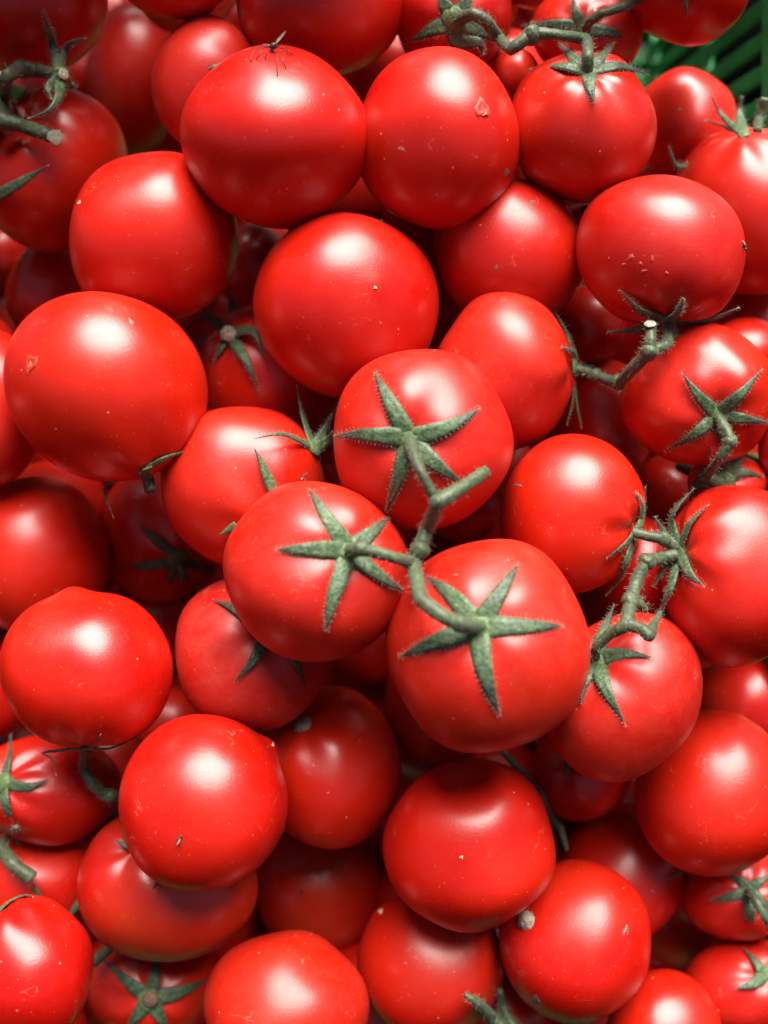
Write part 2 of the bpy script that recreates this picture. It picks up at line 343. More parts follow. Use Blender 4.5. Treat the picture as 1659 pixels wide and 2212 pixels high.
T(59, 800, 1375, 112, 112, 0, 'dark tomato deep between the two lower star tomatoes', z=-8)
T(35, 1450, 1062, 84, 84, 0, 'dark tomato beneath the cut stalk at right', z=-7)
T(67, 1610, 1518, 130, 112, 0, 'dark tomato in shadow at the right edge under the large one', z=-8, un=.3)
T(79, 12, 556, 84, 78, 0, 'dark sliver of tomato at the left edge below the creased one', z=-5)
T(71, 1112, 160, 52, 56, 0, 'small orange sliver of tomato between two top calyxes', warm=.8, z=-3)
T(69, 1256, 492, 56, 54, 0, 'small dark tomato in the gap left of the scuffed one', z=-1.6)
T(73, 1150, -72, 92, 94, 0, 'thin strip of tomato at the very top edge, right of the middle', z=-1.2)
T(76, 370, 1562, 82, 82, 0, 'dark tomato in the gap right of the pointed-tip one', z=-8)
T(45, 335, 1335, 112, 112, 0, 'almost black tomato in the gap right of the pointed tip', z=-9)
T(77, 722, 1022, 74, 78, 0, 'dark tomato between the loose calyx and the top star tomato', z=-8)
T(72, 545, 575, 84, 92, 0, 'almost black tomato in the gap left of the blossom-point one', z=-9)
T(78, 790, 1520, 92, 96, 0, 'deep dark tomato with a faint blue glint above the corky-scar one', z=-10)

class Tom: pass
TM = {}
order = []
def outline_xy(t, phi):
    c, s = cos(t.rot), sin(t.rot)
    # phi in picture axes with y up
    a = phi - t.rot
    r = 1/sqrt((cos(a)/t.rx)**2 + (sin(a)/t.ry)**2)
    return t.cx + r*cos(phi), t.cy - r*sin(phi), r
# tomatoes added beyond the frame to block light; gap fillers follow below
T(101, -10, -305, 185, 178, 0, 'tomato of the raised row above the top left corner, unseen, added for shade', z=2.6)
T(102, 300, -335, 178, 176, 0, 'tomato of the raised row above the thin sliver at the top, unseen, added for shade', z=1.0)
T(103, 668, -345, 180, 170, 0, 'tomato of the raised row above the dark underside one, unseen, added for shade', z=2.6)
T(104, 1040, -330, 170, 168, 0, 'tomato above the thick calyx one, added, out of view', z=-.5)
T(105, 1480, -345, 175, 168, 0, 'tomato above the dark one beside the crate corner, unseen, added for shade', z=2.4)
T(106, -215, 130, 170, 175, 0, 'tomato left of the top left corner one, unseen, added for shade', z=-.4)
T(107, -205, 1030, 120, 160, 0, 'tomato left of the sharp highlight one, unseen, added for shade', z=-.6)
T(108, 246, -168, 138, 134, 0, 'tomato above the very dark one at the top left, unseen, added for shade', z=1.2)
T(111, 1835, 765, 150, 172, 0, 'tomato right of the thin-star one, resting on the crate rim, unseen, added for shade', z=-.2)
T(112, -205, 705, 165, 150, 0, 'tomato left of the punctured one, unseen, added for shade', z=.3)
T(110, 1805, 1430, 122, 150, 0, 'tomato right of the large right-edge one, unseen, added for shade', z=-.3)
T(109, -150, 470, 128, 165, 0, 'tomato left of the creased one, unseen, added for shade', z=-.3)
def place(id, cx, cy, rx, ry, rot, label, o):
    """push a tomato back until it rests behind everything already in front of it"""
    t = Tom(); t.id, t.cx, t.cy, t.rx, t.ry, t.rot, t.label, t.o = id, cx, cy, rx, ry, radians(rot), label, o
    z = L0 - o.get('z', 0)*0.01
    for u in order:
        d = hypot(cx-u.cx, cy-u.cy); ph = atan2(-(u.cy-cy), u.cx-cx)
        ri = outline_xy(t, ph)[2]; rj = outline_xy(u, ph+pi)[2]
        for _ in range(6):
            sumr = (ri*z + rj*u.z)*K; dd = d*K*(z+u.z)/2
            lim = 0.92*sumr*o.get('tight', 1)
            if dd < lim: z = max(z, u.z + sqrt(lim*lim - dd*dd)*0.90)
    if z > o.get('maxz', 9): return
    t.z = min(z, o.get('cap', 0.50)); order.append(t); TM[id] = t
for a in TOMS: place(*a)
def uncovered():
    out = []
    for gx in range(-20, 1700, 30):
        for gy in range(-20, 2240, 30):
            if (gx > 1300 and gy < 330) or (gx > 1570 and 600 < gy < 720) or (1405 < gx < 1490 and 2030 < gy < 2110): continue
            ok = True
            for u in order:
                c_, s_ = cos(u.rot), sin(u.rot); dx, dy = gx-u.cx, -(gy-u.cy)
                a, b = (dx*c_+dy*s_)/u.rx, (-dx*s_+dy*c_)/u.ry
                if a*a+b*b < 0.88: ok = False; break
            if ok: out.append((gx, gy))
    return out
DEEP = 'filler tomato added at the bottom of a gap, only a shaded patch of skin showing'  # for tomatoes put in to fill and darken the gaps
fr = random.Random(3); fid = 200
for gy in range(-560, 2300, 250):                    # filler layer put in below, mostly hidden: it keeps the gaps dark
    for gx in range(-220 + (gy//250 % 2)*130, 1720, 262):
        if gx > 1270 and -300 < gy < 400: continue
        place(fid, gx + fr.uniform(-40, 40), gy + fr.uniform(-40, 40), fr.uniform(122, 140), fr.uniform(122, 140), fr.uniform(0, 90), DEEP, dict(z=-5.5, cap=.46, deep=1, maxz=.45)); fid += 1
for k in range(95):
    u_ = uncovered()
    if not u_: break
    gx, gy = u_[fr.randrange(len(u_))]
    place(fid, gx + fr.uniform(-35, 35), gy + fr.uniform(-35, 35), fr.uniform(118, 140), fr.uniform(118, 140), fr.uniform(0, 90), DEEP, dict(z=-12, cap=.50, deep=1)); fid += 1
def build_tomato(t):
    o = t.o
    C = ray(t.cx, t.cy)*t.z
    e3 = (-C).normalized(); e1 = Vector((0, 1, 0)).cross(e3).normalized(); e2 = e3.cross(e1)
    t.C, t.e = C, (e1, e2, e3)
    tab = []
    for i in range(48):
        x, y, _ = outline_xy(t, 2*pi*i/48); r = ray(x, y)
        s = C.dot(e3)/r.dot(e3); p = r*s - C
        tab.append((atan2(p.dot(e2), p.dot(e1)) % (2*pi), hypot(p.dot(e1), p.dot(e2))))
    tab.sort(); 
    def rad(phi):
        phi %= 2*pi
        for i in range(len(tab)):
            a0, r0 = tab[i]; a1, r1 = tab[(i+1) % len(tab)]
            w = (a1-a0) % (2*pi); q = (phi-a0) % (2*pi)
            if q <= w: return r0 + (r1-r0)*(q/w if w else 0)
        return tab[0][1]
    RT = [rad(2*pi*i/360) for i in range(361)]
    def radf(phi):
        a = (phi % (2*pi))*360/(2*pi); i = int(a); return RT[i % 360] + (RT[(i+1) % 360]-RT[i % 360])*(a-i)
    t.R = sum(RT)/361
    Rz = t.R*0.97
    def todir(x, y):
        r = ray(x, y); s = C.dot(e3)/r.dot(e3); p = r*s - C
        u, v = p.dot(e1), p.dot(e2); m = hypot(u, v); f = m/radf(atan2(v, u))
        if f >= 0.995: return Vector((u/m, v/m, 0.06)).normalized()
        sc = f/m if m else 0
        return Vector((u*sc, v*sc, sqrt(max(0, 1-f*f))))
    t.todir = todir
    rnd = random.Random(t.id*13+5)
    if 'stem' in o: sdir = todir(*o['stem'])
    else: sdir = Vector((rnd.uniform(-.6, .6), rnd.uniform(-.9, .2), -0.8)).normalized()
    t.sdir = sdir
    feats = [(sdir, -o.get('dim', .11), .27)]
    if 'nip' in o: feats.append((todir(*o['nip'][:2]), o['nip'][2], o['nip'][3]))
    elif 'stem' in o: feats.append((-sdir, .02, .2))
    lumps = [(Vector((rnd.gauss(0, 1), rnd.gauss(0, 1), rnd.gauss(0, 1))).normalized(), rnd.uniform(1.6, 3.4), rnd.uniform(0, 6), rnd.uniform(.006, .018)) for _ in range(5)]
    sx = sdir.orthogonal().normalized(); sy = sdir.cross(sx)
    nl = rnd.choice((5, 6, 7)); ph0 = rnd.uniform(0, 6)
    rings, segs = (30, 44) if t.id > 100 else (56, 84)
    verts, uvs, faces = [], [], []
    def point(d):
        f = 1.0
        for fd, am, w in feats:
            a = acos(max(-1, min(1, d.dot(fd)))); f += am*exp(-(a/w)**2)
        for v, k, p, am in lumps: f += am*sin(k*d.dot(v)*2 + p)
        a = acos(max(-1, min(1, d.dot(sdir))))
        if a < 1.5:
            th = atan2(d.dot(sy), d.dot(sx))
            f += (.022 if 'stem' in o else .012)*cos(nl*th+ph0)*exp(-((a-.5)/.34)**2)*min(1, a/.2) + .006*cos(2*th+ph0*2)*exp(-((a-.7)/.5)**2)
        r = radf(atan2(d.y, d.x))
        return C + (e1*(d.x*r) + e2*(d.y*r) + e3*(d.z*Rz))*f
    for i in range(rings+1):
        a = pi*i/rings
        if i in (0, rings):
            verts.append(point(sdir*(1 if i == 0 else -1))); uvs.append((.5, i/rings)); continue
        for k in range(segs):
            th = 2*pi*k/segs
            verts.append(point((sdir*cos(a) + (sx*cos(th) + sy*sin(th))*sin(a)).normalized())); uvs.append((abs(k/segs*2-1), i/rings))
    idx = lambda i, k: 0 if i == 0 else (len(verts)-1 if i == rings else 1+(i-1)*segs+k % segs)
    for i in range(rings):
        for k in range(segs):
            if i == 0: faces.append((0, idx(1, k), idx(1, k+1)))
            elif i == rings-1: faces.append((idx(i, k), idx(rings, 0), idx(i, k+1)))
            else: faces.append((idx(i, k), idx(i+1, k), idx(i+1, k+1), idx(i, k+1)))
    t.ob = link('tomato', verts, faces, M_TOM, C, None, uvs=uvs)
    tag(t.ob, t.label, 'tomato', 'filler tomatoes deep in the gaps' if o.get('deep') else 'ripe tomatoes heaped in the crate')
    t.ob.color = (o.get('warm', rnd.uniform(0, .38))*0.9, o.get('dust', 0.05), o.get('un', 0)*0.8, 1)
    t.bvh = BVHTree.FromPolygons(verts, faces)
for t in order: build_tomato(t)
def peeks_out(t):
    near = [u for u in order if u is not t and hypot(u.cx-t.cx, u.cy-t.cy) < u.rx+t.rx+60]
    for k in range(90):
        a = k*2.39996; r = sqrt((k+.5)/90)*.97; x, y = t.cx + t.rx*r*cos(a), t.cy + t.ry*r*sin(a)
        if not (0 < x < 1659 and 0 < y < 2212): continue
        d = ray(x, y).normalized(); h = t.bvh.ray_cast(Vector((0, 0, 0)), d)
        if h[0] is None: continue
        if all((q := u.bvh.ray_cast(Vector((0, 0, 0)), d))[0] is None or q[3] > h[3] for u in near): return True
    return False
for t in order:
    if t.o.get('deep') and not peeks_out(t):
        t.ob['label'] = 'filler tomato buried under the heap to block light, out of view'; t.ob['group'] = 'filler tomatoes buried under the heap'  # unseen fillers, kept to hold light out of the gaps
def depth_at(t, x, y):
    r = ray(x, y); loc, n, i, d = t.bvh.ray_cast(Vector((0, 0, 0)), r.normalized())
    if loc is not None: return -loc.z, n
    z = -t.C.z
    return z, ((r*z) - t.C).normalized()
def surf(tid, x, y, h=0.0):
    """point over tomato tid at picture position x, y, lifted h millimetres towards the lens"""
    t = TM[tid]; z, n = depth_at(t, x, y); z -= h*0.001
    p = ray(x, y)*z
    return p, n, z
# ------------------------------------------------------------------ sepals, calyxes, stalks
def smooth_normals(t, pts):
    return [((p - t.C).normalized()) for p in pts]
def sepal(t, pts, w, parent, hairs=None, lift=(0.4, 1.2, 1.4), name='sepal', m=None, cup=0.15, seed=0, hl=1.0):
    P = []; npt = len(pts)
    for i, q in enumerate(pts):
        u = i/(npt-1); h = q[2] if len(q) > 2 else (lift[0] + (lift[1]-lift[0])*min(1, u*2) if u < .5 else lift[1] + (lift[2]-lift[1])*(u*2-1))
        P.append(surf(t.id, q[0], q[1], h)[0])
    if npt == 2:
        q = pts; L_ = hypot(q[1][0]-q[0][0], q[1][1]-q[0][1]); rr = random.Random(seed+int(q[1][0])); b = rr.uniform(-.06, .06)
        mids = []
        for f in (.22, .45, .68, .86):
            bow = b*sin(pi*f)
            mx = q[0][0]+(q[1][0]-q[0][0])*f - (q[1][1]-q[0][1])*bow; my = q[0][1]+(q[1][1]-q[0][1])*f + (q[1][0]-q[0][0])*bow
            mids.append(surf(t.id, mx, my, lift[1] + (lift[2]-lift[1])*f)[0])
        P = [P[0]] + mids + [P[1]]
    path = cat_rom(P, 4 if len(P) > 5 else (7 if len(P) > 3 else 9)); m_ = len(path)
    verts, faces, al = [], [], []
    zm = -P[0].z; W_ = w*0.88*K*zm; NU = 7
    rnd = random.Random(seed*7 + int(pts[0][0]) + int(pts[-1][1])); tw0 = rnd.uniform(-.25, .25); tw1 = rnd.uniform(-.5, .5)
    edge = []
    for i, (tt, p) in enumerate(path):
        u = i/(m_-1)
        tg = (path[min(m_-1, i+1)][1] - path[max(0, i-1)][1]).normalized()
        n = (p - t.C).normalized(); n = (n*0.75 + Vector((0, 0, .25))); n = (n - tg*n.dot(tg)).normalized()
        sd_ = tg.cross(n).normalized()
        a = tw0 + (tw1-tw0)*u; n, sd_ = n*cos(a) + sd_*sin(a), sd_*cos(a) - n*sin(a)
        prof = [(0, .86), (.14, 1), (.3, .90), (.5, .69), (.68, .46), (.84, .23), (.94, .09), (1, .015)]
        for q in range(len(prof)-1):
            if prof[q][0] <= u <= prof[q+1][0]:
                f = (u-prof[q][0])/(prof[q+1][0]-prof[q][0]); wd_ = prof[q][1] + (prof[q+1][1]-prof[q][1])*f
        ww = W_*wd_
        for side in (1, -1):
            for k in range(NU):
                v = 2*k/(NU-1)-1
                e = 1 + .10*noise.noise(p*420 + Vector((v*2, seed, 0)))
                hgt = ww*(cup*(1-v*v) - .10*exp(-(v/.22)**2)) + ww*.10*noise.noise(p*900 + sd_*v*ww*900)
                th = (.00028*(1-v*v*.7) + .00008)*side*(0.4+0.6*wd_)
                verts.append(p + sd_*(v*ww*e) + n*(hgt+th)); al.append(u)
        edge.append((p, sd_, n, ww, u))
    st = NU*2
    for i in range(m_-1):
        for k in range(NU-1):
            a = i*st+k; faces.append((a, a+1, a+1+st, a+st))
            a = i*st+NU+k; faces.append((a, a+st, a+1+st, a+1))
        a = i*st; faces.append((a, a+st, a+st+NU, a+NU))
        a = i*st+NU-1; faces.append((a, a+NU, a+st+NU, a+st))
    faces.append(tuple(range(NU)) [::-1] + tuple(range(NU, st)))
    b = (m_-1)*st; faces.append(tuple(range(b, b+NU)) + tuple(range(b+st-1, b+NU-1, -1)))
    ob = link(name, verts, faces, m or M_SEP, P[0], parent, along=al)
    if hairs is not None:
        for (p, s_, n, ww, u) in edge:
            if u < .03: continue
            for sg in (1, -1):
                for _ in range(2):
                    d = s_*sg + n*random.uniform(-.1, .8) + Vector((random.uniform(-.4, .4), random.uniform(-.4, .4), 0))
                    hairs.add(p + s_*sg*ww*.92, d, random.uniform(.0006, .0017)*hl)
            for _ in range(2):
                v = random.uniform(-.8, .8); hairs.add(p + s_*v*ww + n*ww*.2, n + s_*v*.6 + Vector((random.uniform(-.5, .5), random.uniform(-.5, .5), 0)), random.uniform(.0005, .0011)*hl)
    return ob
def dome(name, p, n, r, h, m, parent, rough=.12, seed=0, seg=16, rg=5):
    n = n.normalized(); a = n.orthogonal().normalized(); b = n.cross(a); v, f = [p + n*h], []
    for i in range(1, rg+1):
        q = i/rg*pi/2*1.12
        for k in range(seg):
            th = 2*pi*k/seg; d = a*cos(th) + b*sin(th)
            rr = 1 + rough*noise.noise((p + d*r*q)*800 + Vector((seed, 0, 0)))
            v.append(p + d*(r*sin(min(q, pi/2))*rr) + n*(h*cos(q)*rr))
    for k in range(seg): f.append((0, 1+k, 1+(k+1) % seg))
    for i in range(rg-1):
        for k in range(seg):
            x = 1+i*seg+k; y = 1+i*seg+(k+1) % seg; f.append((x, x+seg, y+seg, y))
    return link(name, v, f, m, p, parent)
def calyx(tid, centre, tips, w=24, hairy=True, r=20, lift=(0.4, 1.0, 1.3), parent=None, disc=True, hc=0.6):
    t = TM[tid]; par = parent or t.ob
    hs = Hairs() if hairy else None
    for i, tp in enumerate(tips):
        ww = w
        if isinstance(tp[0], (int, float)): tp = [tp]
        tp = list(tp)
        if isinstance(tp[-1], (int, float)): ww = tp.pop()
        sepal(t, [(centre[0], centre[1], hc)] + tp if len(tp) > 1 else [(centre[0], centre[1]), tp[0]], ww, par, hs, lift, seed=i+tid)
    p, n, z = surf(tid, centre[0], centre[1], hc)
    if disc:
        nn = (p - t.C).normalized()
        dome('receptacle', p, nn, r*K*z*1.25, r*K*z*.55, M_SEP, par, .2, tid)
    if hs: hs.build(p, par)
def vpath(pts, tid0=None):
    out = []
    for q in pts:
        x, y, tid, h = q
        out.append(surf(tid, x, y, h)[0])
    return out
def stalk(name, pts, r, parent, m=M_VINE, hairs=None, cut=None, seed=0, origin=None, n=8):
    P = vpath(pts); zm = -P[0].z
    rr = [a*0.9*K*zm for a in (r if isinstance(r, (list, tuple)) else [r]*len(P))]
    v, f, al, rings = tube(P, rr, n=n, seed=seed)
    ob = link(name, v, f, m, origin or P[0], parent, along=al)
    if hairs is not None:
        for (p, u, s, tg, rad_, t_) in rings[1:-1]:
            for _ in range(5):
                a = random.uniform(0, 2*pi); d = u*cos(a) + s*sin(a)
                hairs.add(p + d*rad_*.95 + tg*random.uniform(-.5, .5)*rad_, d + tg*random.uniform(-.4, .4), random.uniform(.0006, .0017))
    cuts = []
    if cut:
        for e in cut:
            p, u, s, tg, rad_, t_ = rings[1] if e == 0 else rings[-2]
            sg = -1 if e == 0 else 1
            cuts.append((p + tg*sg*rad_*.16, tg*sg, rad_*.86))
    ob['_r'] = 0
    return ob, cuts, rings
def vine(label, main, branches=(), knobs=(), m=M_VINE, hairy=True, cat='vine', group=None, name='tomato_vine'):
    """main / branches: (points, radii, cut ends)"""
    hs = Hairs() if hairy else None
    ob, cuts, _ = stalk(name, main[0], main[1], None, m, hs, main[2] if len(main) > 2 else None, seed=1)
    tag(ob, label, cat, group or 'green vine stalks among the tomatoes')
    al = list(cuts)
    for i, b in enumerate(branches):
        _, c2, _ = stalk('branch', b[0], b[1], ob, m, hs, b[2] if len(b) > 2 else None, seed=i+3); al += c2
    for (p, n, r) in al: dome('cut_end', p, n, r*.98, r*.16, M_CUT, ob, .25, 2)
    for (x, y, tid, h, r) in knobs:
        p = surf(tid, x, y, h)[0]; rr = r*K*(-p.z)
        knob(p, rr, ob, m)
    if hs: hs.build(Vector(vpath(main[0])[0]), ob)
    return ob
def knob(p, r, parent, m):
    v, f = [], []; rg, sg = 8, 12
    for i in range(rg+1):
        a = pi*i/rg
        for k in range(sg):
            th = 2*pi*k/sg; d = Vector((sin(a)*cos(th), sin(a)*sin(th), cos(a)))
            v.append(p + d*r*(1+.25*noise.noise((p+d*r)*450)))
    for i in range(rg):
        for k in range(sg): f.append((i*sg+k, (i+1)*sg+k, (i+1)*sg+(k+1) % sg, i*sg+(k+1) % sg))
    return link('knuckle', v, f, m, p, parent)
# central star trio
calyx(41, (1033, 1356), [(922, 1245), (1120, 1218), (1216, 1352), (1080, 1545), (862, 1420)], w=27, r=26, lift=(.5, 1.0, 1.2))
calyx(42, (755, 1190), [(668, 1055), (840, 1117), (594, 1188), (704, 1362), (873, 1278)], w=24, r=24, lift=(.5, 1.0, 1.2))
calyx(27, (883, 948), [(808, 805), (1037, 882), (724, 941), (835, 1106), (1000, 1045)], w=24, r=22, lift=(.5, 1.0, 1.2))
vine('thick forked green vine joining the three central star tomatoes',
     ([(1048, 1020, 27, 8), (1000, 1052, 27, 13), (948, 1086, 27, 19), (925, 1140, 42, 17), (905, 1188, 42, 19), (892, 1218, 42, 20)], [17, 18, 21, 18, 22, 20], (0,)),
     [([(886, 952, 27, .5), (893, 980, 27, 8), (910, 1020, 27, 14), (945, 1085, 27, 18)], [19, 17, 12, 14]),
      ([(892, 1216, 42, 20), (860, 1206, 42, 16), (815, 1193, 42, 12), (775, 1187, 42, 9), (752, 1189, 42, 1.0)], [19, 15, 15, 17, 17]),
      ([(892, 1216, 42, 20), (901, 1255, 41, 16), (910, 1294, 41, 17), (950, 1328, 41, 14), (990, 1347, 41, 10), (1040, 1354, 41, 1)], [21, 19, 19, 17, 19, 18])],
     [(946, 1086, 27, 19, 21), (908, 1188, 42, 20, 22), (783, 1185, 42, 10, 18), (992, 1346, 41, 10.5, 20)])
# right-hand cluster
calyx(40, (1289, 1425), [[(1303, 1365), (1327, 1306)], [(1345, 1412), (1413, 1420)], [(1310, 1490), (1352, 1568)], [(1262, 1470), (1255, 1520)]], w=21, r=20)
calyx(34, (1466, 1192), [[(1490, 1130, 2), (1532, 1090)], [(1450, 1130, 3), (1462, 1095, 5), (1500, 1055, 4)], [(1490, 1240, 2), (1523, 1268)],
      [(1448, 1270, 4), (1425, 1322, 5)], [(1435, 1225, 5), (1412, 1268, 5)], [(1440, 1160, 4), (1415, 1115, 4)]], w=15, r=20, lift=(1, 2, 2))
calyx(33, (1380, 1135), [[(1388, 1095, 2), (1372, 1062)], [(1350, 1175, 3), (1310, 1205, 1)], [(1352, 1215, 3), (1335, 1255, 3), (1308, 1286, 3)], [(1390, 1100, 1), (1394, 1050, 1)]], w=11, r=16, lift=(1, 2, 2))
vine('knobbly green vine with a hooked cut end near the right edge',
     ([(1460, 1198, 34, 3), (1432, 1205, 34, 9), (1396, 1214, 38, 24), (1374, 1258, 38, 25), (1362, 1300, 40, 18), (1352, 1350, 40, 15), (1318, 1368, 40, 11), (1288, 1398, 40, 8), (1286, 1420, 40, 2)], [17, 16, 17, 15, 17, 17, 14, 12, 12]),
     [([(1352, 1348, 40, 15), (1385, 1358, 40, 13), (1402, 1372, 40, 12), (1412, 1350, 40, 12), (1427, 1322, 40, 13)], [18, 16, 17, 13, 4]),
      ([(1362, 1298, 40, 18), (1382, 1305, 40, 17), (1394, 1318, 40, 15)], [16, 14, 10])],
     [(1398, 1212, 38, 24, 19), (1362, 1299, 40, 18, 21)])
vine('short straight green stalk linking two calyxes at the right', ([(1366, 1150, 33, 4), (1400, 1158, 38, 22), (1432, 1164, 34, 8), (1458, 1184, 34, 4)], [14, 13, 14, 12]), [], [(1434, 1163, 34, 8, 16)])
calyx(30, (1549, 896), [[(1510, 855), (1472, 805)], [(1600, 850), (1648, 796)], [(1610, 905), (1662, 912, 4)], [(1500, 938), (1438, 975)], [(1562, 940), (1566, 985, 3)]], w=17, r=17, lift=(.5, 1.5, 2.5))
calyx(36, (1562, 1040), [[(1590, 985, 6), (1602, 918, 7), 22], [(1600, 1020), (1650, 1030)], [(1500, 1050), (1490, 1095)]], w=16, r=22)
vine('pale hairy cut stalk under the thin star calyx on the right', ([(1466, 1006, 35, 18), (1500, 1022, 35, 24), (1525, 1030, 36, 6), (1555, 1045, 36, 4)], [12, 13, 16, 16], (0,)),
     [([(1549, 898, 30, 1), (1566, 925, 30, 6), (1578, 953, 30, 10), (1555, 990, 30, 12), (1526, 1028, 36, 8)], [13, 13, 15, 12, 13])], [(1578, 953, 30, 10, 15)])
calyx(14, (1440, 692), [[(1385, 672, 3), (1338, 626, 1)], [(1466, 672, 4), (1476, 643, 3)], [(1530, 690, 3), (1597, 664, 3)], [(1375, 712, 0), (1312, 716, 0)], [(1462, 735, 3), (1470, 788, 3)]], w=13, r=17, lift=(1, 2, 2))
calyx(28, (1238, 795), [[(1230, 730, 1), (1190, 660, 0)], [(1243, 765, 3), (1212, 750, 2)], [(1240, 850, 1), (1224, 918, 1)], [(1245, 870, 0), (1255, 925, -2)]], w=11, r=18, lift=(1, 1, 1))
vine('zigzag green stalk with a pale cut top joining two tomatoes at upper right',
     ([(1405, 700, 14, 14), (1405, 735, 14, 16), (1400, 762, 14, 15), (1365, 798, 30, 12), (1336, 826, 28, 14), (1290, 812, 28, 9), (1262, 801, 28, 5), (1238, 796, 28, 1)], [14, 15, 18, 15, 16, 13, 13, 14], (0,)),
     [([(1441, 694, 14, 1), (1442, 720, 14, 6), (1444, 742, 14, 12), (1425, 752, 14, 14), (1402, 762, 14, 15)], [13, 13, 13, 13, 13])],
     [(1336, 826, 28, 14, 17), (1286, 811, 28, 8.5, 15), (1402, 760, 14, 15.5, 19)])
# top
calyx(9, (1272, 154), [[(1210, 142), (1144, 150)], [(1240, 125), (1208, 92, 2)], [(1300, 122), (1326, 92, 2)], [(1340, 142), (1402, 162)], [(1275, 185), (1284, 222)]], w=18, r=17)
calyx(8, (982, 42), [[(930, 66), (868, 93)], [(960, 10), (948, -25)], [(1005, 10), (1020, -20)], [(1050, 70), (1106, 100, 1)], [(988, 90), (1035, 92, 3), (1042, 118, 3)]], w=22, r=22)
vine('bent green stalk joining two star calyxes at the top',
     ([(1270, 155, 9, 1), (1270, 120, 9, 6), (1266, 86, 9, 11), (1205, 76, 9, 14), (1150, 74, 9, 13), (1105, 106, 9, 12), (1078, 82, 8, 10), (1052, 48, 8, 11), (1022, 30, 8, 9), (992, 42, 8, 1)], [15, 15, 14, 13, 18, 15, 14, 16, 16, 18]),
     [([(1148, 74, 9, 13), (1140, 62, 9, 14)], [17, 14])], [(1148, 76, 9, 13, 21)])
calyx(10, (1263, 64), [[(1200, 52), (1128, 56)], [(1245, 30), (1236, -10)], [(1320, 70), (1388, 92, 2)]], w=16, r=17)
vine('olive stalk slanting up out of the top edge at right', ([(1265, 64, 10, 1), (1275, 45, 10, 6), (1300, 30, 10, 9), (1345, 15, 10, 12), (1400, -12, 10, 15)], [12, 12, 11, 12, 12]), m=M_VOLIVE)
sepal(TM[11], [(1478, -20, 1), (1481, 8, 1.5), (1482, 42, 2)], 8, TM[11].ob)
calyx(13, (1606, 292), [[(1560, 250, 4), (1534, 203, 6)], [(1570, 276, 5), (1522, 260, 8)], [(1598, 250, 3), (1602, 208, 3), 14], [(1475, 360, 3), (1445, 316, 3), 10]], w=9, r=10, lift=(1, 2, 2))
vine('short cut stalk standing at the right edge in front of the crate', ([(1636, 285, 13, 0), (1640, 255, 13, 1), (1652, 215, 13, 3)], [12, 11, 13], (1,)))
calyx(6, (478, 148), [[(465, 145, 1), (446, 150, 1), 11], [(405, 235, 2), (393, 262, 2), (396, 294, 2), 5]], w=8, disc=False, hairy=False)
# upper left loose calyx on its sawn vine
def loose_calyx(tid, c, tips, label, w, scar=None, hc=2.0, name='calyx'):
    p = surf(tid, c[0], c[1], hc)[0]; e = empty(name, p); tag(e, label, 'calyx', 'calyxes without a tomato')
    calyx(tid, c, tips, w=w, r=16, parent=e, hc=hc)
    if scar: dome('stem_scar', surf(tid, scar[0], scar[1], hc+2.2)[0], Vector(scar[2]), scar[3]*K*.36, scar[3]*K*.36*.3, M_CORK, e, .3)
    return e
loose_calyx(1, (130, 162), [[(117, 110, 5), (106, 66, 5), (92, 22, 5)], [(140, 112, 6), (156, 92, 8), (186, 82, 9)], [(128, 195, 24), (120, 222, 28), (100, 242, 30), (60, 256, 31)], [(105, 190, 26), (112, 214, 29)], [(150, 186, 16), (168, 186, 14)]],
     'empty curled calyx with no fruit on the sawn vine at upper left', 13, (138, 161, (.8, 0, .6), 12), 20)
vine('grey-green vine with a pale slanting sawn end at the left edge',
     ([(-30, 275, 17, 17), (5, 260, 17, 14), (50, 272, 17, 11), (95, 288, 17, 9), (130, 300, 17, 8)], [20, 20, 17, 16, 16], (1,)),
     [([(8, 258, 17, 14), (9, 210, 17, 20), (14, 166, 1, 24), (48, 146, 1, 10), (85, 154, 1, 12), (126, 162, 1, 21)], [16, 15, 16, 17, 17, 14])], [(46, 147, 1, 10, 19)])
sepal(TM[17], [(28, 225, 1), (48, 205, 3), (70, 181, 5)], 10, TM[17].ob)
sepal(TM[17], [(-20, 430, 1), (35, 400, 3), (70, 378, 5), (106, 356, 7)], 14, TM[17].ob)
# left and middle
calyx(26, (495, 722), [[(500, 660, 3), (486, 604, 6)], [(445, 683, 5), (394, 705, 5)], [(545, 715, 5), (572, 768, 6)], [(530, 775, 3), (560, 843, 3)], [(478, 750, 2), (464, 778, 2)]], w=15, r=17)
dome('stem_scar', surf(26, 493, 722, 5)[0], Vector((-.1, 0, 1)), 17*K*.38, .0014, M_CORK, TM[26].ob, .3)
sepal(TM[19], [(316, 1012, 0), (362, 988, 1), (424, 968, 2)], 10, TM[19].ob)
sepal(TM[19], [(305, 1018, 0), (240, 1042, 1), (226, 1062, 1), (246, 1120, 1)], 9, TM[19].ob)
sepal(TM[19], [(318, 1010, 2), (312, 1030, 4), (320, 1055, 5)], 15, TM[19].ob)
hs_ = Hairs(); stalk('stalk', [(312, 1008, 19, -2), (318, 1030, 19, 0), (326, 1060, 19, 1)], [15, 14, 16], TM[19].ob, M_VOLIVE, hs_); hs_.build(TM[19].C, TM[19].ob)
loose_calyx(43, (678, 968), [[(655, 900, 5), (640, 832, 4)], [(612, 938, 8), (548, 948, 8), 8], [(700, 930, 5), (716, 893, 5)], [(690, 990, 3), (650, 1036, 2), 10], [(705, 950, 6), (718, 930, 6)]],
     'limp dark calyx lying against the right of a tomato left of the centre star', 14, None, 3)
sepal(TM[43], [(590, 1062, 1), (570, 1010, 2), (548, 966, 3)], 14, TM[43].ob)
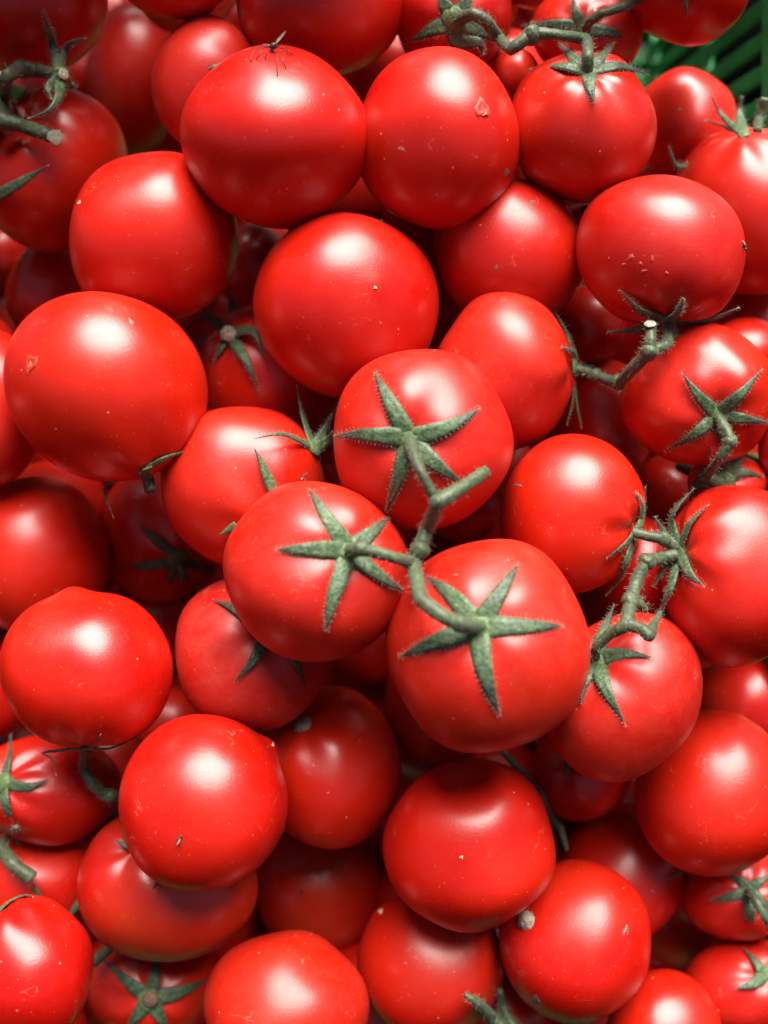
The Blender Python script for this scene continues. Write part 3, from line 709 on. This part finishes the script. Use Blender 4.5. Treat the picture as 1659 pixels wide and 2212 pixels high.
sepal(TM[43], [(510, 1132, 1), (488, 1148, 2), (470, 1156, 3)], 9, TM[43].ob)
calyx(44, (385, 1208), [[(335, 1165), (298, 1134)], [(320, 1222), (252, 1224)], [(372, 1245), (362, 1268)], [(440, 1228), (470, 1232)]], w=15, hairy=False)
stalk('stalk', [(388, 1208, 44, 0), (392, 1230, 44, 5), (398, 1252, 44, 7)], 12, TM[44].ob, M_VOLIVE)
sepal(TM[46], [(560, 1360, 1), (510, 1318, 1.5), (458, 1293, 2)], 15, TM[46].ob, Hairs())
sepal(TM[46], [(575, 1370, 1), (548, 1425, 1.5), (504, 1476, 2)], 17, TM[46].ob, Hairs())
sepal(TM[46], [(600, 1380, 1), (640, 1430, 1.5), (662, 1490, 2)], 15, TM[46].ob, Hairs())
sepal(TM[24], [(178, 1618, 1), (200, 1612, 3), (218, 1586, 4)], 13, TM[24].ob)
sepal(TM[24], [(180, 1616, 0), (120, 1622, 1), (92, 1626, 2), (112, 1640, 2), (122, 1676, 2)], 7, TM[24].ob)
sepal(TM[24], [(190, 1618, 0), (240, 1615, 1), (300, 1590, 0)], 7, TM[24].ob)
vine('short green stalk with a white cut end below the pointed tomato at left', ([(186, 1612, 24, -4), (180, 1655, 50, 14), (200, 1695, 50, 13), (236, 1722, 50, 13), (262, 1724, 50, 10)], [13, 13, 14, 16, 15]), [], [(236, 1718, 50, 15, 15)], m=M_VINE)
dome('cut_end', surf(50, 236, 1716, 18)[0], Vector((0, .3, 1)), 13*K*.36, .001, M_CUT, bpy.data.objects['tomato_vine'], .3) if False else None
calyx(50, (6, 1690), [[(18, 1640), (24, 1588)], [(60, 1700), (106, 1682)], [(14, 1750), (36, 1816), (48, 1822)], [(-40, 1700), (-60, 1690)]], w=15, r=18)
vine('hairy cut vine at the left edge above the corner tomato', ([(-30, 1800, 51, 14), (5, 1835, 51, 12), (30, 1868, 51, 10), (70, 1896, 51, 8)], [14, 15, 17, 17], (1,)), [([(0, 1832, 51, 12), (20, 1800, 51, 12), (36, 1786, 50, 8)], [10, 8, 6])])
sepal(TM[52], [(-20, 1985, 1), (20, 1948, 1), (55, 1934, 2), (72, 1938, 2)], 12, TM[52].ob, Hairs())
sepal(TM[51], [(88, 1945, 1), (78, 1925, 2), (70, 1905, 3)], 9, TM[51].ob)
sepal(TM[49], [(290, 1835, 1), (272, 1800, 2), (258, 1755, 3)], 14, TM[49].ob)
sepal(TM[49], [(288, 1830, 2), (268, 1825, 3), (246, 1812, 4)], 9, TM[49].ob)
sepal(TM[49], [(355, 1880, 1), (345, 1900, 2), (328, 1922, 3)], 12, TM[49].ob)
calyx(53, (325, 2158), [[(275, 2120), (215, 2065)], [(335, 2105), (342, 2050)], [(395, 2140), (458, 2112)], [(295, 2195), (258, 2235)], [(345, 2195), (372, 2240)]], w=20, r=22, hairy=False)
dome('stem_scar', surf(53, 325, 2158, 2.6)[0], Vector((0, 0, 1)), 17*K*.4, .0016, M_BRUISE, TM[53].ob, .15)
vine('dark green stalk end between the corner tomato and the one with the button scar', ([(268, 2018, 53, 8), (235, 2050, 53, 9), (204, 2078, 53, 9)], [13, 13, 15]), [], m=M_VOLIVE)
sepal(TM[53], [(278, 2045, 3), (292, 2068, 3), (312, 2090, 4)], 9, TM[53].ob)
sepal(TM[53], [(225, 2015, 3), (208, 2000, 4), (190, 1975, 4)], 10, TM[53].ob)
vine('scrap of dark stalk beside the shaded tomato at lower left', ([(182, 1935, 51, 4), (165, 1960, 51, 3), (150, 1985, 51, 2)], [11, 11, 11]), m=M_VOLIVE, hairy=False)
# lower right
hs2 = Hairs()
vine('dark twisted withered vine right of the double-highlight tomato', ([(1085, 1622, 60, 10), (1130, 1672, 60, 12), (1165, 1712, 60, 10), (1185, 1760, 60, 8), (1210, 1790, 61, 20), (1224, 1836, 61, 17)], [9, 10, 11, 13, 11, 5]), m=M_VOLIVE, hairy=False)
sepal(TM[60], [(1224, 1640, 1), (1226, 1665, 2), (1228, 1692, 2)], 7, TM[60].ob)
sepal(TM[61], [(1485, 1885, 1), (1465, 1888, 1), (1440, 1896, 2)], 7, TM[61].ob)
calyx(64, (1618, 1926), [[(1602, 1905), (1575, 1888)], [(1580, 1936), (1534, 1946)], [(1622, 1980), (1620, 2036, 2)], [(1640, 1905), (1668, 1890)], [(1645, 1945), (1670, 1965)]], w=15, r=15)
vine('long green stalk leaving the small star calyx at the lower right edge', ([(1618, 1926, 64, 1), (1632, 1945, 64, 8), (1655, 1985, 64, 11), (1685, 2030, 64, 12)], [12, 12, 12, 12]))
sepal(TM[65], [(1652, 2105, 1), (1635, 2080, 1.5), (1605, 2046, 2)], 15, TM[65].ob, None)
sepal(TM[65], [(1652, 2105, 1), (1625, 2125, 1.5), (1588, 2136, 2)], 16, TM[65].ob, None)
sepal(TM[65], [(1652, 2105, 1), (1690, 2090, 1.5), (1720, 2090, 2)], 15, TM[65].ob, None)
vine('pale green stalk and leaf tip at the bottom edge between two tomatoes', ([(1130, 2240, 56, 12), (1105, 2210, 56, 10), (1085, 2170, 56, 6), (1080, 2140, 56, 4)], [15, 15, 11, 8]), [([(1110, 2235, 56, 12), (1060, 2195, 56, 11), (1030, 2165, 56, 9), (1004, 2148, 56, 7)], [17, 17, 12, 5])])
sepal(TM[69], [(1255, 455, 3), (1280, 445, 5), (1300, 432, 6)], 11, TM[69].ob)
def cut_face(key, tid, x, y, h, n, r, sq=.2):
    ob = next(o for o in bpy.data.objects if o.get('label', '').startswith(key)); p = surf(tid, x, y, h)[0]
    dome('cut_end', p, Vector(n), r*K*(-p.z), r*K*(-p.z)*sq, M_CUT, ob, .3, 4)
cut_face('grey-green vine', 17, 120, 297, 10.2, (.55, -.1, .8), 17)
cut_face('zigzag green', 14, 1405, 699, 15.5, (0, .75, .65), 13)
cut_face('short green stalk with', 50, 238, 1719, 15.5, (.1, .3, .95), 12)
# ------------------------------------------------------------------ scars, points, wounds
def patch(tid, x, y, rx, ry, rot, m, name, h=.12, ring=None):
    t = TM[tid]; v, f = [], []; seg, rg = 14, 4; c0 = cos(rot); s0 = sin(rot)
    for i in range(rg+1):
        q = i/rg
        for k in range(seg):
            th = 2*pi*k/seg; wob = 1+.22*sin(3*th+x)+.14*sin(5*th+y)
            a, b = rx*q*cos(th)*wob, ry*q*sin(th)*wob
            hh = h*(1-q**2) - .05 if ring is None else (h*exp(-((q-.75)/.22)**2) + ring*(1-q)**.5*(1 if q < .75 else 0) - .04*(q > .95))
            v.append(surf(tid, x + a*c0 - b*s0, y + a*s0 + b*c0, hh)[0])
    for i in range(rg):
        for k in range(seg): f.append((i*seg+k, i*seg+(k+1) % seg, (i+1)*seg+(k+1) % seg, (i+1)*seg+k))
    return link(name, v, f, m, v[0], t.ob)
dome('stem_scar', surf(47, 655, 1565, .2)[0], (surf(47, 655, 1565)[0]-TM[47].C), 19*K*.37, .0016, M_CORK, TM[47].ob, .3)
dome('stem_scar', surf(63, 1137, 1988, .2)[0], (surf(63, 1137, 1988)[0]-TM[63].C), 20*K*.35, .0022, M_CORK, TM[63].ob, .3)
patch(25, 811, 622, 4, 4, 0, M_POINT, 'blossom_point', .5)
patch(57, 997, 1852, 4, 4, 0, M_POINT, 'blossom_point', .4)
patch(56, 822, 1968, 5, 6, .4, M_POINT, 'blossom_point', .4)
patch(48, 590, 1608, 3, 5, 0, M_POINT, 'blossom_point', .2)
patch(16, 171, 437, 3, 5, .5, M_POINT, 'blossom_point', .4)
patch(7, 1042, 234, 16, 20, -.4, M_TOM, 'crater_scar', .55, .02)
patch(7, 1049, 247, 9, 4, -.35, M_WOUND, 'scar_rim', .75)
patch(7, 868, 322, 12, 6, .5, M_WOUND, 'scratch', .12)
patch(7, 1095, 372, 7, 10, .2, M_BRUISE, 'scab', .2)
patch(19, 66, 786, 12, 22, .35, M_TOM, 'puncture', .45, .0)
patch(19, 64, 790, 4, 12, .35, M_WOUND, 'wound', .35)
patch(19, 283, 694, 5, 11, -.6, M_WOUND, 'scratch', .12)
patch(63, 1352, 2010, 6, 12, .4, M_BRUISE, 'scab', .5)
patch(63, 1158, 2160, 13, 8, .8, M_BRUISE, 'scab', .3)
patch(15, 1150, 437, 9, 4, -.5, M_BRUISE, 'scab', .25)
patch(15, 1072, 578, 4, 8, 0, M_BRUISE, 'scab', .15)
patch(55, 651, 1929, 3, 8, .1, M_FLY, 'speck', .3)
patch(5, 700, 204, 4, 3, .4, M_BRUISE, 'scab', .2)
for (x, y, a, b, r) in ((1362, 556, 11, 6, -.7), (1383, 570, 6, 5, .3), (1408, 560, 4, 9, .1), (1390, 586, 9, 4, -.3), (1440, 590, 5, 4, .2), (1346, 572, 6, 4, -.5)):
    patch(14, x, y, a, b, r, M_TOM, 'skin_blister', .28)
patch(12, 1448+20, 237, 4, 4, 0, M_BRUISE, 'scab', .2)
patch(33, 1118, 1048, 13, 3, .1, M_BRUISE, 'scab', .2)
# ------------------------------------------------------------------ insects
def ellip(name, p, ax, l, r, m, parent, cat=None, rg=7, sg=8):
    ax = ax.normalized(); a = ax.orthogonal().normalized(); b = ax.cross(a); v, f = [], []
    for i in range(rg+1):
        q = pi*i/rg
        for k in range(sg):
            th = 2*pi*k/sg; v.append(p + ax*(l*cos(q)) + (a*cos(th) + b*sin(th))*(r*max(.04, sin(q))))
    for i in range(rg):
        for k in range(sg): f.append((i*sg+k, (i+1)*sg+k, (i+1)*sg+(k+1) % sg, i*sg+(k+1) % sg))
    return link(name, v, f, m, p, parent)
def leg(name, pts, r, parent, m=M_FLY):
    v, f, al, _ = tube(pts, [r]*len(pts), n=3, seg=5, wob=0, endround=False)
    return link(name, v, f, m, pts[0], parent)
mp = surf(5, 590, 100, 5)[0]
mo = empty('mosquito', surf(5, 590, 100, 0)[0]); tag(mo, 'long-legged mosquito standing on the top of the orange-red tomato', 'mosquito')
ellip('thorax', mp, Vector((.4, .3, .3)), .0013, .001, M_FLY, mo)
ellip('head', surf(5, 586, 101, 4.2)[0], Vector((0, -.2, 1)), .0006, .0006, M_FLY, mo)
ellip('abdomen', surf(5, 603, 84, 2.8)[0], Vector((.7, .9, -.2)), .0026, .0007, M_FLY, mo)
for (x0, y0, x1, y1) in ((594, 97, 618, 66), (588, 98, 566, 96)):
    a, b = surf(5, x0, y0, 4)[0], surf(5, x1, y1, 3.5)[0]; d = b-a; s_ = d.cross(Vector((0, 0, 1))).normalized()*.00035
    v = [a, a+d*.3+s_, a+d*.8+s_*1.2, b, a+d*.8-s_*1.2, a+d*.3-s_]; up = Vector((0, 0, .00008))
    link('wing', v + [q+up for q in v], [(0, 1, 2, 3, 4, 5), (11, 10, 9, 8, 7, 6)] + [(i, (i+1) % 6, (i+1) % 6+6, i+6) for i in range(6)], M_WING, a, mo, smooth=False)
for pts in ([(590, 102, 3), (598, 125, 5), (599, 165, .2)], [(592, 102, 3), (615, 106, 5), (611, 130, 3), (618, 148, .2)], [(593, 100, 3), (616, 93, 5), (621, 110, 3), (632, 118, .2)],
            [(588, 101, 3), (566, 104, 5), (562, 118, 3), (553, 128, .2)], [(587, 100, 3), (560, 100, 5), (548, 112, 3), (540, 135, .2)], [(589, 102, 3), (578, 112, 4), (572, 128, .2)]):
    leg('leg', [surf(5, *q)[0] for q in pts], .00016, mo)
for tid, x, y, dx, dy, lab in ((48, 386, 1815, .5, .9, 'tiny black fly on the bright red pointed tomato'), (14, 1606, 530, .3, -.5, 'tiny black fly at the right rim of the scuffed tomato')):
    p = surf(tid, x, y, .6)[0]; e = empty('fly', surf(tid, x, y)[0]); tag(e, lab, 'fly', 'tiny flies on the fruit')
    ax = Vector((dx, dy, 0)); ellip('body', p, ax, .0011, .0005, M_FLY, e); ellip('head', p + ax.normalized()*.0013, ax, .00045, .00045, M_FLY, e)
    ellip('wing', p - ax.normalized()*.0006 + Vector((.0003, 0, .0005)), ax, .0011, .0003, M_WING, e)
# ------------------------------------------------------------------ crate
CX0, CX1, CY0, CY1 = -0.158, 0.147, -0.245, 0.262; ZR, ZF = -0.395, -0.575
crate = empty('plastic_crate', ((CX0+CX1)/2, (CY0+CY1)/2, ZF)); tag(crate, 'green plastic slatted crate holding the tomatoes, one corner seen at upper right', 'crate')
def bar(name, a, b, wdir, w, n, th):
    """flat bar from a to b: width w along wdir, thickness th along n, bevelled edges"""
    a, b = Vector(a), Vector(b); wd_ = Vector(wdir).normalized()*w/2; nn = Vector(n).normalized()*th/2; v = []
    prof = [(-1, -.6), (-.8, -1), (.8, -1), (1, -.6), (1, .6), (.8, 1), (-.8, 1), (-1, .6)]
    for p in (a, b):
        for (x, y) in prof: v.append(p + wd_*x + nn*y)
    f = [(i, (i+1) % 8, (i+1) % 8+8, i+8) for i in range(8)] + [tuple(range(8))[::-1], tuple(range(8, 16))]
    return link(name, v, f, M_CRATE, a, crate, smooth=False)
def wall(A, B, n, slant):
    """A->B along the wall at rim level; slats run down to the floor"""
    A, B = Vector(A), Vector(B); d = (B-A).normalized(); L_ = (B-A).length; dn = Vector((0, 0, ZF-ZR)); n = Vector(n)
    bar('rim', A, B, (0, 0, 1), .014, n, .007)
    for q in (.48, 1.0): bar('rail', A + dn*q, B + dn*q, (0, 0, 1), .008, n, .0045)
    k = int(L_/.0125)
    for i in range(k):
        p = A + d*((i+.5)*L_/k)
        e = p + dn + d*slant; s = max(0, min(1, 1)); 
        if (e-A).dot(d) > L_ or (e-A).dot(d) < 0: 
            over = (L_-(p-A).dot(d))/slant if slant > 0 else (p-A).dot(d)/-slant
            e = p + (dn + d*slant)*max(.05, over)
        bar('slat', p, e, d, .0066, n, .0030)
wall((CX1, CY0, ZR), (CX1, CY1, ZR), (1, 0, 0), .035)
wall((CX0, CY0, ZR), (CX0, CY1, ZR), (1, 0, 0), .040)
wall((CX0, CY1, ZR), (CX1, CY1, ZR), (0, 1, 0), .0)
wall((CX0, CY0, ZR), (CX1, CY0, ZR), (0, 1, 0), .0)
for i in range(26): 
    y = CY0 + (i+.5)*(CY1-CY0)/26; bar('floor_slat', (CX0, y, ZF-.004), (CX1, y, ZF-.004), (0, 1, 0), .016, (0, 0, 1), .004)
for o in bpy.data.objects:
    for k in ('_w', '_r'):
        if k in o.keys(): del o[k]
print('tomatoes', len(order), 'depths', {t.id: round(t.z, 3) for t in order})
